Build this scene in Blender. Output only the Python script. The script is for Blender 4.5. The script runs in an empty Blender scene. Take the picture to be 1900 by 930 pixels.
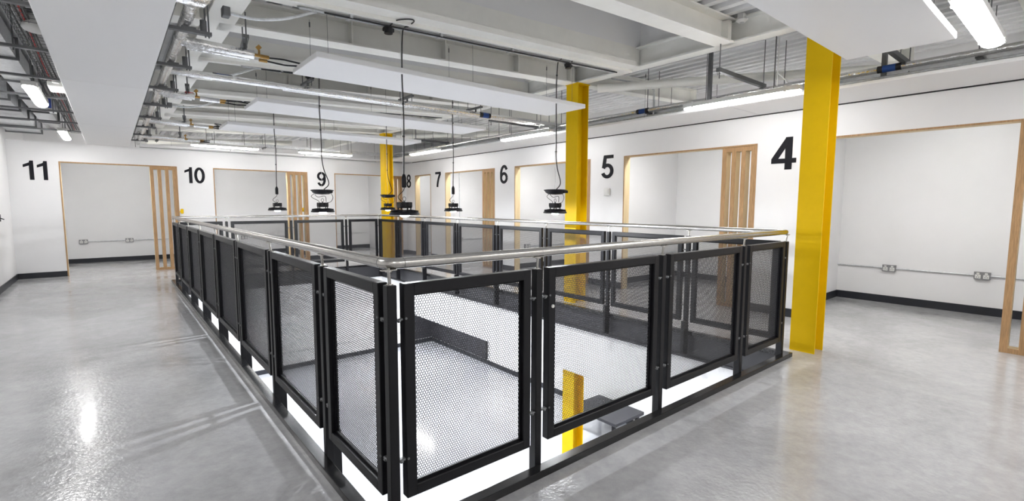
import bpy, math, random
from mathutils import Vector, Matrix
random.seed(7)
D = bpy.data
SC = bpy.context.scene
COL = SC.collection
PI = math.pi

# ---------------------------------------------------------------- camera, world, exposure
W, L = 3.69, 8.25            # void between the balustrade lines
CAM = Vector((-0.79905, -1.7031, 1.32429))
F_PX, YAW, PITCH, ROLL = 898.257, 0.6905, 0.0936, 0.0027


def make_camera():
    cy, sy, cp, sp = math.cos(YAW), math.sin(YAW), math.cos(PITCH), math.sin(PITCH)
    f = Vector((sy*cp, cy*cp, -sp)); r = Vector((cy, -sy, 0)); u = r.cross(f)
    cr, sr = math.cos(ROLL), math.sin(ROLL)
    r2 = r*cr + u*sr; u2 = u*cr - r*sr
    cam = D.cameras.new('camera'); o = D.objects.new('camera', cam); COL.objects.link(o)
    cam.sensor_fit = 'HORIZONTAL'; cam.sensor_width = 36.0; cam.lens = F_PX/1900*36.0
    cam.clip_start = 0.02; cam.clip_end = 100
    M = Matrix((r2, u2, -f)).transposed().to_4x4(); M.translation = CAM
    o.matrix_world = M
    SC.camera = o


make_camera()
EXPOSURE = 3.08
LIGHT = 1.0
wd = D.worlds.new('world'); SC.world = wd; wd.use_nodes = True
wd.node_tree.nodes['Background'].inputs[0].default_value = (0.75, 0.8, 0.9, 1)
wd.node_tree.nodes['Background'].inputs[1].default_value = 0.25
SC.view_settings.view_transform = 'Standard'; SC.view_settings.look = 'None'
SC.view_settings.exposure = EXPOSURE; SC.view_settings.gamma = 1
SC.view_settings.use_curve_mapping = False


NW = {4: 'four', 5: 'five', 6: 'six', 7: 'seven', 8: 'eight', 9: 'nine', 10: 'ten', 11: 'eleven'}


# ---------------------------------------------------------------- materials
def lin(c):
    return tuple(((v/12.92) if v <= 0.04045 else ((v+0.055)/1.055)**2.4) for v in c)


def hexc(h):
    return lin(tuple(int(h[i:i+2], 16)/255 for i in (0, 2, 4)))


def mat(name, col, rough=0.5, metal=0.0, noise=None, bump=None, spec=0.5, emit=None, coat=0):
    """noise=(scale, amount, stretch) varies the colour, bump=(scale, strength, stretch)"""
    m = D.materials.new(name); m.use_nodes = True
    nt = m.node_tree; b = nt.nodes['Principled BSDF']
    c = hexc(col) if isinstance(col, str) else col
    b.inputs['Base Color'].default_value = (*c, 1)
    b.inputs['Roughness'].default_value = rough
    b.inputs['Metallic'].default_value = metal
    b.inputs['Specular IOR Level'].default_value = spec
    if coat: b.inputs['Coat Weight'].default_value = coat
    if noise or bump:
        tc = nt.nodes.new('ShaderNodeTexCoord')
    if noise:
        mp = nt.nodes.new('ShaderNodeMapping'); mp.inputs['Scale'].default_value = noise[2]
        nt.links.new(tc.outputs['Object'], mp.inputs[0])
        n = nt.nodes.new('ShaderNodeTexNoise'); n.inputs['Scale'].default_value = noise[0]
        n.inputs['Detail'].default_value = 6; n.inputs['Roughness'].default_value = 0.6
        nt.links.new(mp.outputs[0], n.inputs[0])
        r = nt.nodes.new('ShaderNodeValToRGB')
        r.color_ramp.elements[0].position = 0.3; r.color_ramp.elements[1].position = 0.7
        a = noise[1]
        r.color_ramp.elements[0].color = (*[max(0, v*(1-a)) for v in c], 1)
        r.color_ramp.elements[1].color = (*[min(1, v*(1+a)) for v in c], 1)
        nt.links.new(n.outputs[0], r.inputs[0]); nt.links.new(r.outputs[0], b.inputs['Base Color'])
    if bump:
        mp = nt.nodes.new('ShaderNodeMapping'); mp.inputs['Scale'].default_value = bump[2]
        nt.links.new(tc.outputs['Object'], mp.inputs[0])
        n = nt.nodes.new('ShaderNodeTexNoise'); n.inputs['Scale'].default_value = bump[0]
        n.inputs['Detail'].default_value = 4
        nt.links.new(mp.outputs[0], n.inputs[0])
        bp = nt.nodes.new('ShaderNodeBump'); bp.inputs['Strength'].default_value = bump[1]
        bp.inputs['Distance'].default_value = 0.01
        nt.links.new(n.outputs[0], bp.inputs['Height']); nt.links.new(bp.outputs[0], b.inputs['Normal'])
    if emit:
        b.inputs['Emission Color'].default_value = (*emit[0], 1)
        b.inputs['Emission Strength'].default_value = emit[1]
    return m


U = (1, 1, 1)
M = {}
M['wall'] = mat('white_wall_paint', (.76, .76, .765), .42, noise=(3, .012, U), bump=(180, .03, U))
M['raft'] = mat('white_raft_paint', (.88, .88, .885), .5)
M['beam'] = mat('cream_steel_paint', (.89, .885, .84), .5, noise=(5, .03, U))
M['upstand'] = mat('white_upstand_board', (.85, .85, .85), .6)
M['deck'] = mat('galvanised_roof_deck', (.74, .745, .755), .5, .1, noise=(4, .08, U))
M['soffit'] = mat('grey_soffit', (.5, .5, .5), .6)
M['yellow'] = mat('yellow_steel_paint', (.76, .485, .0), .5, spec=.22, noise=(9, .03, U), bump=(120, .03, U))
M['black'] = mat('black_powder_coat', (.005, .005, .0065), .4, spec=.3, bump=(900, .05, U))
M['sheet'] = mat('black_perforated_steel', (.028, .028, .032), .42, spec=.5)
M['blackgloss'] = mat('black_gloss_steel', (.010, .010, .011), .2, spec=.35, noise=(20, .3, U), bump=(60, .02, U))
M['fascia'] = mat('dark_grey_steel', (.028, .028, .032), .4, noise=(6, .15, U))
M['skirt'] = mat('anthracite_skirting', (.012, .014, .02), .4)
M['digit'] = mat('black_vinyl_digit', (.007, .007, .011), .6, spec=.2)
M['steel'] = mat('brushed_stainless', (.50, .485, .455), .22, 1, noise=(60, .1, (1, 1, 1)), bump=(250, .05, (1, 1, 1)))
M['galv'] = mat('galvanised_steel', (.62, .635, .65), .35, .5, noise=(25, .18, U))
M['galvdark'] = mat('dull_zinc_strut', (.17, .175, .18), .5, .6)
M['foil'] = mat('foil_insulation', (.80, .80, .79), .16, 1.0, bump=(22, 1.0, (1, 1, 1)))
M['pipegrey'] = mat('grey_conduit', (.5, .5, .5), .4, .4)
M['ply'] = mat('pale_plywood_face', (.66, .52, .31), .55, noise=(6, .10, (6, 6, .6)))
M['plyedge'] = mat('plywood_edge_layers', (.38, .225, .105), .6, noise=(30, .28, (4, 4, .3)))
M['brass'] = mat('brass', (.42, .25, .08), .38, .9)
M['blue'] = mat('blue_band', (.012, .06, .25), .5)
M['plastic'] = mat('white_plastic', (.72, .72, .70), .4)
M['greyplastic'] = mat('grey_socket_plate', (.30, .30, .31), .35, .6)
M['cable'] = mat('black_cable', (.008, .008, .01), .45)
M['blackplastic'] = mat('black_cast_housing', (.006, .006, .009), .45, spec=.3)
M['red'] = mat('red_plastic', (.5, .02, .02), .5)
M['lowfill'] = mat('added_lower_diffuser', (.9, .9, .9), .4, emit=((.97, .985, 1.0), 25*LIGHT))  # emission of the unseen lamps added to the storey below
M['boothfill'] = mat('added_booth_diffuser', (.9, .9, .9), .4, emit=((1.0, .99, .97), 8*LIGHT))  # emission of the hidden lamps added in the booths
M['tube'] = mat('lit_diffuser', (.9, .9, .9), .4, emit=((1.0, .985, .97), 6.2*LIGHT))
M['lens'] = mat('lit_lens', (.9, .9, .9), .4, emit=((.93, .96, 1.0), 430*LIGHT))
M['ductblue'] = mat('blue_duct_tape', (.05, .1, .45), .5)
M['lowfloor'] = mat('pale_lower_floor', (.40, .412, .44), .12, noise=(1.2, .05, U))
M['darkcurtain'] = mat('dark_shutter', (.02, .02, .026), .5)


def floor_mat():
    m = D.materials.new('grey_resin_floor'); m.use_nodes = True
    nt = m.node_tree; b = nt.nodes['Principled BSDF']; N = nt.nodes.new; K = nt.links.new
    tc = N('ShaderNodeTexCoord')
    n1 = N('ShaderNodeTexNoise'); n1.inputs['Scale'].default_value = 1.1; n1.inputs['Detail'].default_value = 8
    n1.inputs['Roughness'].default_value = .62; n1.inputs['Distortion'].default_value = .6
    n2 = N('ShaderNodeTexNoise'); n2.inputs['Scale'].default_value = 14; n2.inputs['Detail'].default_value = 8
    n2.inputs['Roughness'].default_value = .7
    K(tc.outputs['Object'], n1.inputs[0]); K(tc.outputs['Object'], n2.inputs[0])
    mx = N('ShaderNodeMix'); mx.data_type = 'FLOAT'; mx.inputs[0].default_value = .4
    K(n1.outputs[0], mx.inputs[2]); K(n2.outputs[0], mx.inputs[3])
    r = N('ShaderNodeValToRGB')
    r.color_ramp.elements[0].position = .36; r.color_ramp.elements[1].position = .62
    r.color_ramp.elements[0].color = (.31, .31, .318, 1); r.color_ramp.elements[1].color = (.47, .47, .475, 1)
    K(mx.outputs[0], r.inputs[0]); K(r.outputs[0], b.inputs['Base Color'])
    rr = N('ShaderNodeMapRange'); rr.inputs[1].default_value = .35; rr.inputs[2].default_value = .65
    rr.inputs[3].default_value = .13; rr.inputs[4].default_value = .24
    K(n1.outputs[0], rr.inputs[0]); K(rr.outputs[0], b.inputs['Roughness'])
    n3 = N('ShaderNodeTexNoise'); n3.inputs['Scale'].default_value = 42; n3.inputs['Detail'].default_value = 3
    n4 = N('ShaderNodeTexNoise'); n4.inputs['Scale'].default_value = 2.2; n4.inputs['Detail'].default_value = 3
    K(tc.outputs['Object'], n3.inputs[0]); K(tc.outputs['Object'], n4.inputs[0])
    ad = N('ShaderNodeMath'); ad.operation = 'MULTIPLY_ADD'; ad.inputs[1].default_value = .30
    K(n3.outputs[0], ad.inputs[0]); K(n4.outputs[0], ad.inputs[2])
    bp = N('ShaderNodeBump'); bp.inputs['Strength'].default_value = .30; bp.inputs['Distance'].default_value = .02
    K(ad.outputs[0], bp.inputs['Height']); K(bp.outputs[0], b.inputs['Normal'])
    b.inputs['Specular IOR Level'].default_value = .5
    b.inputs['Coat Weight'].default_value = .35; b.inputs['Coat Roughness'].default_value = .08
    return m


M['floor'] = floor_mat()

# ---------------------------------------------------------------- mesh helpers
XF = {}        # world matrix of every Empty made here
SLOPE = 0.0446


def roofz(x, z0=0.0):
    """height of the sloping steel: bottom of the roof beams"""
    return 2.737 + SLOPE*x + z0


class MB:
    def __init__(s): s.v = []; s.f = []; s.sm = []; s.mi = []

    def add(s, vs, fs, smooth=False, mi=0):
        o = len(s.v); s.v += [Vector(p) for p in vs]
        for f in fs: s.f.append(tuple(i+o for i in f)); s.sm.append(smooth); s.mi.append(mi)
        return s

    def box(s, x0, x1, y0, y1, z0, z1, mi=0, slope=False):
        vs = [(x, y, z) for z in (z0, z1) for y in (y0, y1) for x in (x0, x1)]
        if slope: vs = [(x, y, z + 2.737 + SLOPE*x) for x, y, z in vs]
        fs = [(0, 2, 3, 1), (4, 5, 7, 6), (0, 1, 5, 4), (2, 6, 7, 3), (0, 4, 6, 2), (1, 3, 7, 5)]
        return s.add(vs, fs, False, mi)

    def cbox(s, x0, x1, y0, y1, z0, z1, c=0.003, mi=0):
        """box with chamfered edges"""
        vs = []; idx = {}
        X = (x0, x1); Y = (y0, y1); Z = (z0, z1); sg = (1, -1)
        for i in (0, 1):
            for j in (0, 1):
                for k in (0, 1):
                    p = (X[i], Y[j], Z[k]); d = (sg[i]*c, sg[j]*c, sg[k]*c)
                    for a in range(3):
                        q = [p[b] + (d[b] if b != a else 0) for b in range(3)]
                        idx[(i, j, k, a)] = len(vs); vs.append(q)
        F = []
        for a in range(3):
            b, e = [t for t in range(3) if t != a]
            for sd in (0, 1):
                loop = []
                for (p, q) in ((0, 0), (1, 0), (1, 1), (0, 1)):
                    c3 = [0]*3; c3[a] = sd; c3[b] = p; c3[e] = q
                    loop.append(idx[(*c3, a)])
                F.append(tuple(loop))
            for p in (0, 1):      # edge along axis a
                for q in (0, 1):
                    def key(sd, ax):
                        c3 = [0]*3; c3[a] = sd; c3[b] = p; c3[e] = q
                        return idx[(*c3, ax)]
                    F.append((key(0, b), key(1, b), key(1, e), key(0, e)))
        for i in (0, 1):
            for j in (0, 1):
                for k in (0, 1):
                    F.append((idx[(i, j, k, 0)], idx[(i, j, k, 1)], idx[(i, j, k, 2)]))
        return s.add(vs, F, False, mi)

    def bar(s, p, q, w, h, mi=0, up=(0, 0, 1)):
        p = Vector(p); q = Vector(q); d = (q-p).normalized(); u = Vector(up)
        if abs(d.dot(u)) > .98: u = Vector((0, 1, 0))
        r = d.cross(u).normalized(); u = r.cross(d).normalized()
        vs = [e + r*a*w/2 + u*b*h/2 for e in (p, q) for a, b in ((-1, -1), (1, -1), (1, 1), (-1, 1))]
        return s.add(vs, [(0, 1, 2, 3), (7, 6, 5, 4), (0, 4, 5, 1), (1, 5, 6, 2), (2, 6, 7, 3), (3, 7, 4, 0)], False, mi)

    def tube(s, pts, r, n=8, mi=0, cap=True):
        pts = [Vector(p) for p in pts]; k = len(pts); rs = r if isinstance(r, (list, tuple)) else [r]*k
        T = [(pts[min(i+1, k-1)]-pts[max(i-1, 0)]).normalized() for i in range(k)]
        u = Vector((0, 0, 1)) if abs(T[0].z) < .9 else Vector((1, 0, 0))
        vs = []
        for i in range(k):
            u = (u - T[i]*u.dot(T[i])).normalized(); w = T[i].cross(u)
            sc = 1.0
            if 0 < i < k-1:
                c = (pts[i]-pts[i-1]).normalized().dot((pts[i+1]-pts[i]).normalized())
                sc = 1/max(.6, math.sqrt(max(.01, (1+c)/2)))
                if k > 6: sc = 1
            for j in range(n):
                a = 2*PI*j/n
                vs.append(pts[i] + (u*math.cos(a)+w*math.sin(a))*rs[i]*sc)
        fs = [(i*n+j, i*n+(j+1) % n, (i+1)*n+(j+1) % n, (i+1)*n+j) for i in range(k-1) for j in range(n)]
        s.add(vs, fs, True, mi)
        if cap:
            s.add([vs[j] for j in range(n)][::-1], [tuple(range(n))], False, mi)
            s.add([vs[(k-1)*n+j] for j in range(n)], [tuple(range(n))], False, mi)
        return s

    def lathe(s, prof, c, n=24, mi=0, smooth=True):
        vs = [(c[0]+r*math.cos(2*PI*j/n), c[1]+r*math.sin(2*PI*j/n), c[2]+z) for r, z in prof for j in range(n)]
        fs = [(i*n+j, i*n+(j+1) % n, (i+1)*n+(j+1) % n, (i+1)*n+j) for i in range(len(prof)-1) for j in range(n)]
        s.add(vs, fs, smooth, mi)
        if prof[0][0] > 1e-4: s.add(vs[:n][::-1], [tuple(range(n))], False, mi)
        if prof[-1][0] > 1e-4: s.add(vs[-n:], [tuple(range(n))], False, mi)
        return s

    def ribbon(s, pts, w, fn, t):
        """flat stroke: 2D centre line widened to w, extruded by t through fn(u,v,d)->xyz"""
        P = [Vector((a, b)) for a, b in pts]; k = len(P); Lf = []; Rt = []
        for i in range(k):
            d = (P[min(i+1, k-1)]-P[max(i-1, 0)]).normalized(); n = Vector((-d.y, d.x))
            ww = w(i/(k-1)) if callable(w) else w
            Lf.append(P[i]+n*ww/2); Rt.append(P[i]-n*ww/2)
        vs = []
        for dd in (0, t):
            for i in range(k): vs.append(fn(Lf[i].x, Lf[i].y, dd)); vs.append(fn(Rt[i].x, Rt[i].y, dd))
        o = 2*k; fs = []
        for i in range(k-1):
            a = 2*i
            fs += [(a, a+1, a+3, a+2), (o+a+2, o+a+3, o+a+1, o+a), (a+2, o+a+2, o+a, a), (a+1, o+a+1, o+a+3, a+3)]
        fs += [(0, o, o+1, 1), (2*k-2, 2*k-1, o+2*k-1, o+2*k-2)]
        return s.add(vs, fs)

    def poly(s, pts, fn, t):
        k = len(pts); vs = [fn(a, b, 0) for a, b in pts] + [fn(a, b, t) for a, b in pts]
        fs = [tuple(range(k)), tuple(range(2*k-1, k-1, -1))] + [(i, i+k, (i+1) % k+k, (i+1) % k) for i in range(k)]
        return s.add(vs, fs)

    def build(s, name, m, parent=None, bevel=None, local=False):
        me = D.meshes.new(name)
        vs = s.v
        if parent is not None and not local:
            inv = XF[parent.name].inverted(); vs = [inv @ v for v in vs]
        me.from_pydata([tuple(v) for v in vs], [], s.f)
        me.polygons.foreach_set('use_smooth', s.sm)
        me.polygons.foreach_set('material_index', s.mi)
        for mm in (m if isinstance(m, (list, tuple)) else [m]): me.materials.append(M[mm])
        me.update()
        o = D.objects.new(name, me); COL.objects.link(o)
        if parent is not None:
            o.parent = parent
            XF[o.name] = XF[parent.name]
        else:
            XF[o.name] = Matrix.Identity(4)
        if bevel:
            b = o.modifiers.new('bevel', 'BEVEL'); b.width = bevel; b.segments = 2; b.limit_method = 'ANGLE'
        return o


def empty(name, loc, rz=0.0):
    o = D.objects.new(name, None); COL.objects.link(o)
    o.location = loc; o.rotation_euler = (0, 0, rz); o.empty_display_size = .1
    XF[o.name] = Matrix.Translation(Vector(loc)) @ Matrix.Rotation(rz, 4, 'Z')
    return o


def tag(o, label, cat, group=None, kind=None):
    if label: o['label'] = label
    if cat: o['category'] = cat
    if group: o['group'] = group
    if kind: o['kind'] = kind
    return o


def struct(name, mb, m, label=None, cat=None, parent=None, bevel=None):
    o = mb.build(name, m, parent, bevel)
    if parent is None: tag(o, label or name.replace('_', ' '), cat or name.split('_')[0], None, 'structure')
    return o


def kids(o): return [c for c in D.objects if c.parent == o]


def dup(root, loc, rz, label):
    r = root.copy(); COL.objects.link(r); r.location = loc; r.rotation_euler = (0, 0, rz); r['label'] = label
    for ch in kids(root):
        c = ch.copy(); COL.objects.link(c); c.parent = r
        for g in kids(ch):
            d = g.copy(); COL.objects.link(d); d.parent = c
    return r


def arc(cx, cy, rx, ry, a0, a1, n=14):
    return [(cx+rx*math.cos(math.radians(a0+(a1-a0)*i/n)), cy+ry*math.sin(math.radians(a0+(a1-a0)*i/n))) for i in range(n+1)]


def smooth_path(pts, n=8):
    """Catmull-Rom through the points"""
    P = [Vector(p) for p in pts]; P = [P[0]*2-P[1]] + P + [P[-1]*2-P[-2]]; out = []
    for i in range(1, len(P)-2):
        for k in range(n):
            t = k/n; a, b, c, d = P[i-1:i+3]
            out.append(.5*((2*b)+(c-a)*t+(2*a-5*b+4*c-d)*t*t+(3*b-a-3*c+d)*t**3))
    out.append(P[-2]); return out


# ================================================================= SETTING
XL, YB, XR = -2.13, 10.3, 5.387          # left wall, back wall face, right wall face
XO, YO = 7.36, 12.78                     # inner faces of the booth back walls
YN = -4.2                                # wall behind the camera
ZT = 2.087                               # head of the openings
ZW = 2.425                               # top of the partition walls
TH = .13                                 # partition thickness
V0, V1 = -.012, W+.05                    # void edges
VY0, VY1 = -.012, L+.05
# upper floor slab: four boxes around the void
b = MB()
b.box(XL-.2, V0-.0, YN-.2, YO+.2, -.28, 0); b.box(V1, XO+.2, YN-.2, YO+.2, -.28, 0)
b.box(V0, V1, YN-.2, VY0, -.28, 0); b.box(V0, V1, VY1, YO+.2, -.28, 0)
struct('floor', b, 'floor', 'glossy grey resin floor around the void', 'floor')
# opening lists: (start, end) with slatted screen at the end nearest the next pier
RO = {8: (9.774, 8.97), 7: (8.288, 6.352), 6: (5.708, 3.741), 5: (3.061, 1.041), 4: (.42, -1.65)}
BO = {11: (-1.479, .284), 10: (.915, 2.832), 9: (3.467, 5.28)}
b = MB()
ys = [YB+TH] + [v for k in (8, 7, 6, 5, 4) for v in RO[k]] + [YN]
for i in range(0, len(ys), 2): b.box(XR, XR+TH, ys[i+1], ys[i], 0, ZT)
b.box(XR, XR+TH, YN, YB+TH, ZT, ZW)
struct('wall_right', b, 'wall', 'white partition wall on the right with booth openings 4 to 8', 'wall')
b = MB()
xs = [XL] + [v for k in (11, 10, 9) for v in BO[k]] + [XR]
for i in range(0, len(xs), 2): b.box(xs[i], xs[i+1], YB, YB+TH, 0, ZT)
b.box(XL, XR, YB, YB+TH, ZT, ZW)
struct('wall_back', b, 'wall', 'white partition wall at the far end with booth openings 9 to 11', 'wall')
struct('wall_left', MB().box(XL-.15, XL, YN, YO+.15, 0, 3.6), 'wall', 'plain white wall along the left walkway', 'wall')
struct('wall_near', MB().box(XL-.15, XO+.15, YN-.15, YN, 0, 3.6), 'wall', 'white wall behind the camera', 'wall')
struct('wall_outer_right', MB().box(XO, XO+.15, YN, YO+.15, 0, 3.6), 'wall', 'white wall at the back of the right hand booths', 'wall')
struct('wall_outer_back', MB().box(XL, XO, YO, YO+.15, 0, 3.6), 'wall', 'white wall at the back of the far booths', 'wall')
b = MB()
for y in (-2.0, .73, 3.4, 6.03, 8.6): b.box(XR+TH, XO, y-.05, y+.05, 0, ZW)
for x in (.6, 3.15): b.box(x-.05, x+.05, YB+TH, YO, 0, ZW)
b.box(XR+TH, XO, 10.25, YB+TH, 0, ZW)
b.box(XR, XR+TH, YB+TH, YO, 0, ZW)
b.box(.65, 1.72, YO-.16, YO, 0, ZW)
struct('wall_dividers', b, 'wall', 'white dividing walls between the booths', 'wall')
# skirtings
b = MB(); h = .1; t = .012
for i in range(0, len(ys), 2): b.box(XR-t, XR, ys[i+1], ys[i], 0, h)
for k, (a, c) in RO.items():
    b.box(XO-t, XO, c-.3, a+.3, 0, h)
for y in (-2.0, .73, 3.4, 6.03, 8.6):
    b.box(XR+TH, XO-t, y-.05-t, y-.05, 0, h); b.box(XR+TH, XO-t, y+.05, y+.05+t, 0, h)
struct('baseboard_right', b, 'skirt', 'black skirting of the right hand partition and booths', 'skirting')
b = MB()
for i in range(0, len(xs), 2): b.box(xs[i], xs[i+1], YB-t, YB, 0, h)
b.box(XL, .55, YO-t, YO, 0, h); b.box(.65, 1.72, YO-.16-t, YO-.16, 0, h); b.box(1.72, 3.1, YO-t, YO, 0, h); b.box(3.2, XR, YO-t, YO, 0, h)
for x in (.6, 3.15): b.box(x-.05-t, x-.05, YB+TH, YO-t, 0, h)
struct('baseboard_back', b, 'skirt', 'black skirting of the far partition and booths', 'skirting')
struct('baseboard_left', MB().box(XL, XL+t, YN, YB-t, 0, h), 'skirt', 'black skirting of the left wall', 'skirting')
# void edge: dark channel, white fascia, raised kerb plate
b = MB()
for x0, x1, y0, y1 in ((V0, V0+.006, VY0, VY1), (V1-.006, V1, VY0, VY1), (V0, V1, VY0, VY0+.006), (V0, V1, VY1-.006, VY1)):
    b.box(x0, x1, y0, y1, -.235, .0)
# little bottom flange ledge
for x0, x1, y0, y1 in ((V0, V0+.035, VY0, VY1), (V1-.035, V1, VY0, VY1), (V0, V1, VY0, VY0+.035), (V0, V1, VY1-.035, VY1)):
    b.box(x0, x1, y0, y1, -.245, -.225)
struct('trim_1', b, 'fascia', 'dark steel channel lining the edge of the void', 'steel edge')
b = MB()
for x0, x1, y0, y1 in ((V0-.05, V0+.01, VY0-.05, VY1+.05), (V1-.01, V1+.05, VY0-.05, VY1+.05), (V0, V1, VY0-.05, VY0+.01), (V0, V1, VY1-.01, VY1+.05)):
    b.box(x0, x1, y0, y1, -.85, -.245)
struct('trim_2', b, 'wall', 'white boarded fascia below the steel edge of the void', 'fascia')
b = MB()
k0, k1, kz = .07, .013, .038
b.box(-k0, -k1, -k0, L+k0, 0, kz); b.box(W+k1, W+k0, -k0, L+k0, 0, kz)
b.box(-k1, W+k1, -k0, -k1, 0, kz); b.box(-k1, W+k1, L+k1, L+k0, 0, kz)
struct('trim_3', b, 'blackgloss', 'glossy black steel kerb around the void', 'kerb', bevel=.003)
# lower storey
ZL = -3.0
struct('floor_lower', MB().box(XL-.2, 9.0, YN-.2, 12.2, ZL-.2, ZL), 'lowfloor', 'pale shiny floor of the storey below', 'floor')
struct('wall_lower_right', MB().box(6.88, 7.0, YN, 11.6, ZL, -.28), 'wall', 'white wall of the storey below, right side', 'wall')
struct('wall_lower_back', MB().box(XL, 7.0, 11.6, 11.75, ZL, -.28), 'wall', 'white wall of the storey below, far side', 'wall')
struct('wall_lower_left', MB().box(XL-.15, XL, YN, 11.6, ZL, -.28), 'wall', 'white wall of the storey below, left side', 'wall')
struct('wall_lower_near', MB().box(XL, 7.0, YN-.15, YN, ZL, -.28), 'wall', 'white wall of the storey below, near side', 'wall')
b = MB()
b.box(XL, V0-.05, YN, 11.6, -.86, -.84); b.box(V1+.05, 6.88, YN, 11.6, -.86, -.84)
b.box(V0-.05, V1+.05, YN, VY0-.05, -.86, -.84); b.box(V0-.05, V1+.05, VY1+.05, 11.6, -.86, -.84)
struct('ceiling_lower', b, 'raft', 'white ceiling of the storey below', 'ceiling')
b = MB(); b.box(6.868, 6.88, YN, 11.6, ZL, ZL+.12); b.box(XL, 6.868, 11.588, 11.6, ZL, ZL+.12)
struct('baseboard_lower', b, 'skirt', 'black skirting of the storey below', 'skirting')

# ---------------- roof: sloping corrugated deck, rooflight wells, steel beams
DZ = .225                                  # deck underside above the beam bottoms


def deck(b, x0, x1, y0, y1):
    p = .2; x = math.floor(x0/p)*p; prof = []
    while x < x1+p:
        for dx, dz in ((0, 0), (.08, 0), (.105, .075), (.175, .075)): prof.append((x+dx, dz))
        x += p
    prof = [(min(max(a, x0), x1), c) for a, c in prof]
    vs = []; fs = []
    for a, c in prof:
        z = roofz(a, DZ+c); vs += [(a, y0, z), (a, y1, z)]
    for i in range(len(prof)-1):
        if prof[i+1][0]-prof[i][0] > 1e-6: fs.append((2*i, 2*i+2, 2*i+3, 2*i+1))
    b.add(vs, fs)


wells = [(.88, 1.85), (2.98, 3.80), (4.95, 5.78), (6.90, 7.70), (8.86, 9.62)]
b = MB()
deck(b, XL-.15, -.06, YN, YO+.1); deck(b, 4.065, XO+.1, YN, YO+.1)
yy = [YN] + [v for w in wells for v in w] + [YO+.1]
for i in range(0, len(yy), 2): deck(b, -.06, 4.065, yy[i]+(.012 if i else 0), yy[i+1]-.012)
o = struct('ceiling', b, 'deck', 'grey corrugated metal roof deck', 'ceiling')
sd = o.modifiers.new('thickness', 'SOLIDIFY'); sd.thickness = .004; sd.offset = 1
b = MB()
for y0, y1 in wells:
    x0, x1 = -.06, 4.065; t = .02; zb = 2.9; zt = 4.1
    z0 = .2
    for (a0, a1, c0, c1) in ((x0, x1, y0-t, y0), (x0, x1, y1, y1+t), (x0-t, x0, y0-t, y1+t), (x1, x1+t, y0-t, y1+t)):
        vs = [(a0, c0, roofz(a0, z0)), (a1, c0, roofz(a1, z0)), (a1, c1, roofz(a1, z0)), (a0, c1, roofz(a0, z0))]
        vs += [(p[0], p[1], zt) for p in vs]
        b.add(vs, [(3, 2, 1, 0), (4, 5, 6, 7), (0, 1, 5, 4), (1, 2, 6, 5), (2, 3, 7, 6), (3, 0, 4, 7)])
    b.box(x0-t, x1+t, y0-t, y1+t, zt, zt+.02)
struct('ceiling_wells', b, 'upstand', 'white boxed rooflight wells between the beams', 'ceiling')


def ibeam(b, axis, c, w, a0, a1, h=.225, tf=.014, tw=.012):
    """steel I beam at cross position c running from a0 to a1; bottom follows the roof slope"""
    if axis == 'x':
        b.box(a0, a1, c-w/2, c+w/2, 0, tf, slope=True); b.box(a0, a1, c-w/2, c+w/2, h-tf, h, slope=True)
        b.box(a0, a1, c-tw/2, c+tw/2, tf, h-tf, slope=True)
    else:
        b.box(c-w/2, c+w/2, a0, a1, 0, tf, slope=True); b.box(c-w/2, c+w/2, a0, a1, h-tf, h, slope=True)
        b.box(c-tw/2, c+tw/2, a0, a1, tf, h-tf, slope=True)


def beam_thing(mb, label, group):
    o = mb.build('roof_beam', 'beam'); tag(o, label, 'beam', group); return o


names = ['nearest', 'second nearest', 'third nearest', 'fourth nearest', 'fifth nearest']
for i, y in enumerate((.79, 2.87, 4.85, 6.80, 8.76)):
    b = MB(); ibeam(b, 'x', y, .19, -.06, 4.06)
    for x in (1.0, 2.0, 3.0) if i else (1.9,): b.box(x-.005, x+.005, y-.09, y-.006, .014, .21, slope=True)
    b.box(3.9, 3.965, y-.075, y+.075, .02, .2, slope=True)
    beam_thing(b, 'cream I-shaped roof beam across the void, %s of the five plain ones' % names[i], 'plain cross beams over the void')
for i, y in enumerate((1.96, 3.92, 5.90, 7.81, 9.74)):
    b = MB(); w = .30
    b.box(-.06, 4.05, y-.16, y+.16, 0, .014, slope=True)           # wide bottom plate
    b.box(-.06, 4.05, y-.115, y-.10, .014, .225, slope=True)       # web on the near side
    b.box(-.06, 3.93, y-.16, y-.15, .014, .05, slope=True)         # upturned lip
    b.box(-.06, 4.05, y-.02, y+.0, -.03, 0, slope=True)            # downstand seam
    for x in (.8, 2.05, 3.88): b.box(x-.006, x+.006, y-.15, y-.115, .014, .05, slope=True)
    b.box(-.06, 4.05, y+.10, y+.115, .014, .225, slope=True)
    beam_thing(b, 'wide cream roof beam with upturned lip, %s of the five lipped ones' % names[i], 'lipped cross beams over the void')
b = MB(); ibeam(b, 'y', 4.065, .17, YN+.1, YO-.1); beam_thing(b, 'long cream roof beam running over the yellow columns', None)
b = MB(); ibeam(b, 'y', -.06, .20, YN+.1, YO-.1); beam_thing(b, 'long cream roof beam along the left edge of the void', None)
for y, lab in ((-1.25, 'over the right walkway nearest the camera'), (.0, 'from the nearest yellow column out to the right'), (2.87, 'from the middle yellow column out to the right'),
               (5.8, 'over booth 6 and 7 side walkway'), (8.70, 'from the farthest yellow column out to the right')):
    b = MB(); ibeam(b, 'x', y, .17, 4.17, 6.9); b.box(6.88, 6.9, y-.11, y+.11, -.02, .225, slope=True)
    beam_thing(b, 'cream roof beam %s' % lab, 'beams over the right walkway')
for y, lab in ((2.87, 'nearest'), (5.8, 'middle'), (8.7, 'farthest')):
    b = MB(); ibeam(b, 'x', y, .19, -.98, -.18)
    beam_thing(b, 'cream roof beam over the left walkway, %s of three' % lab, 'beams over the left walkway')
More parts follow.
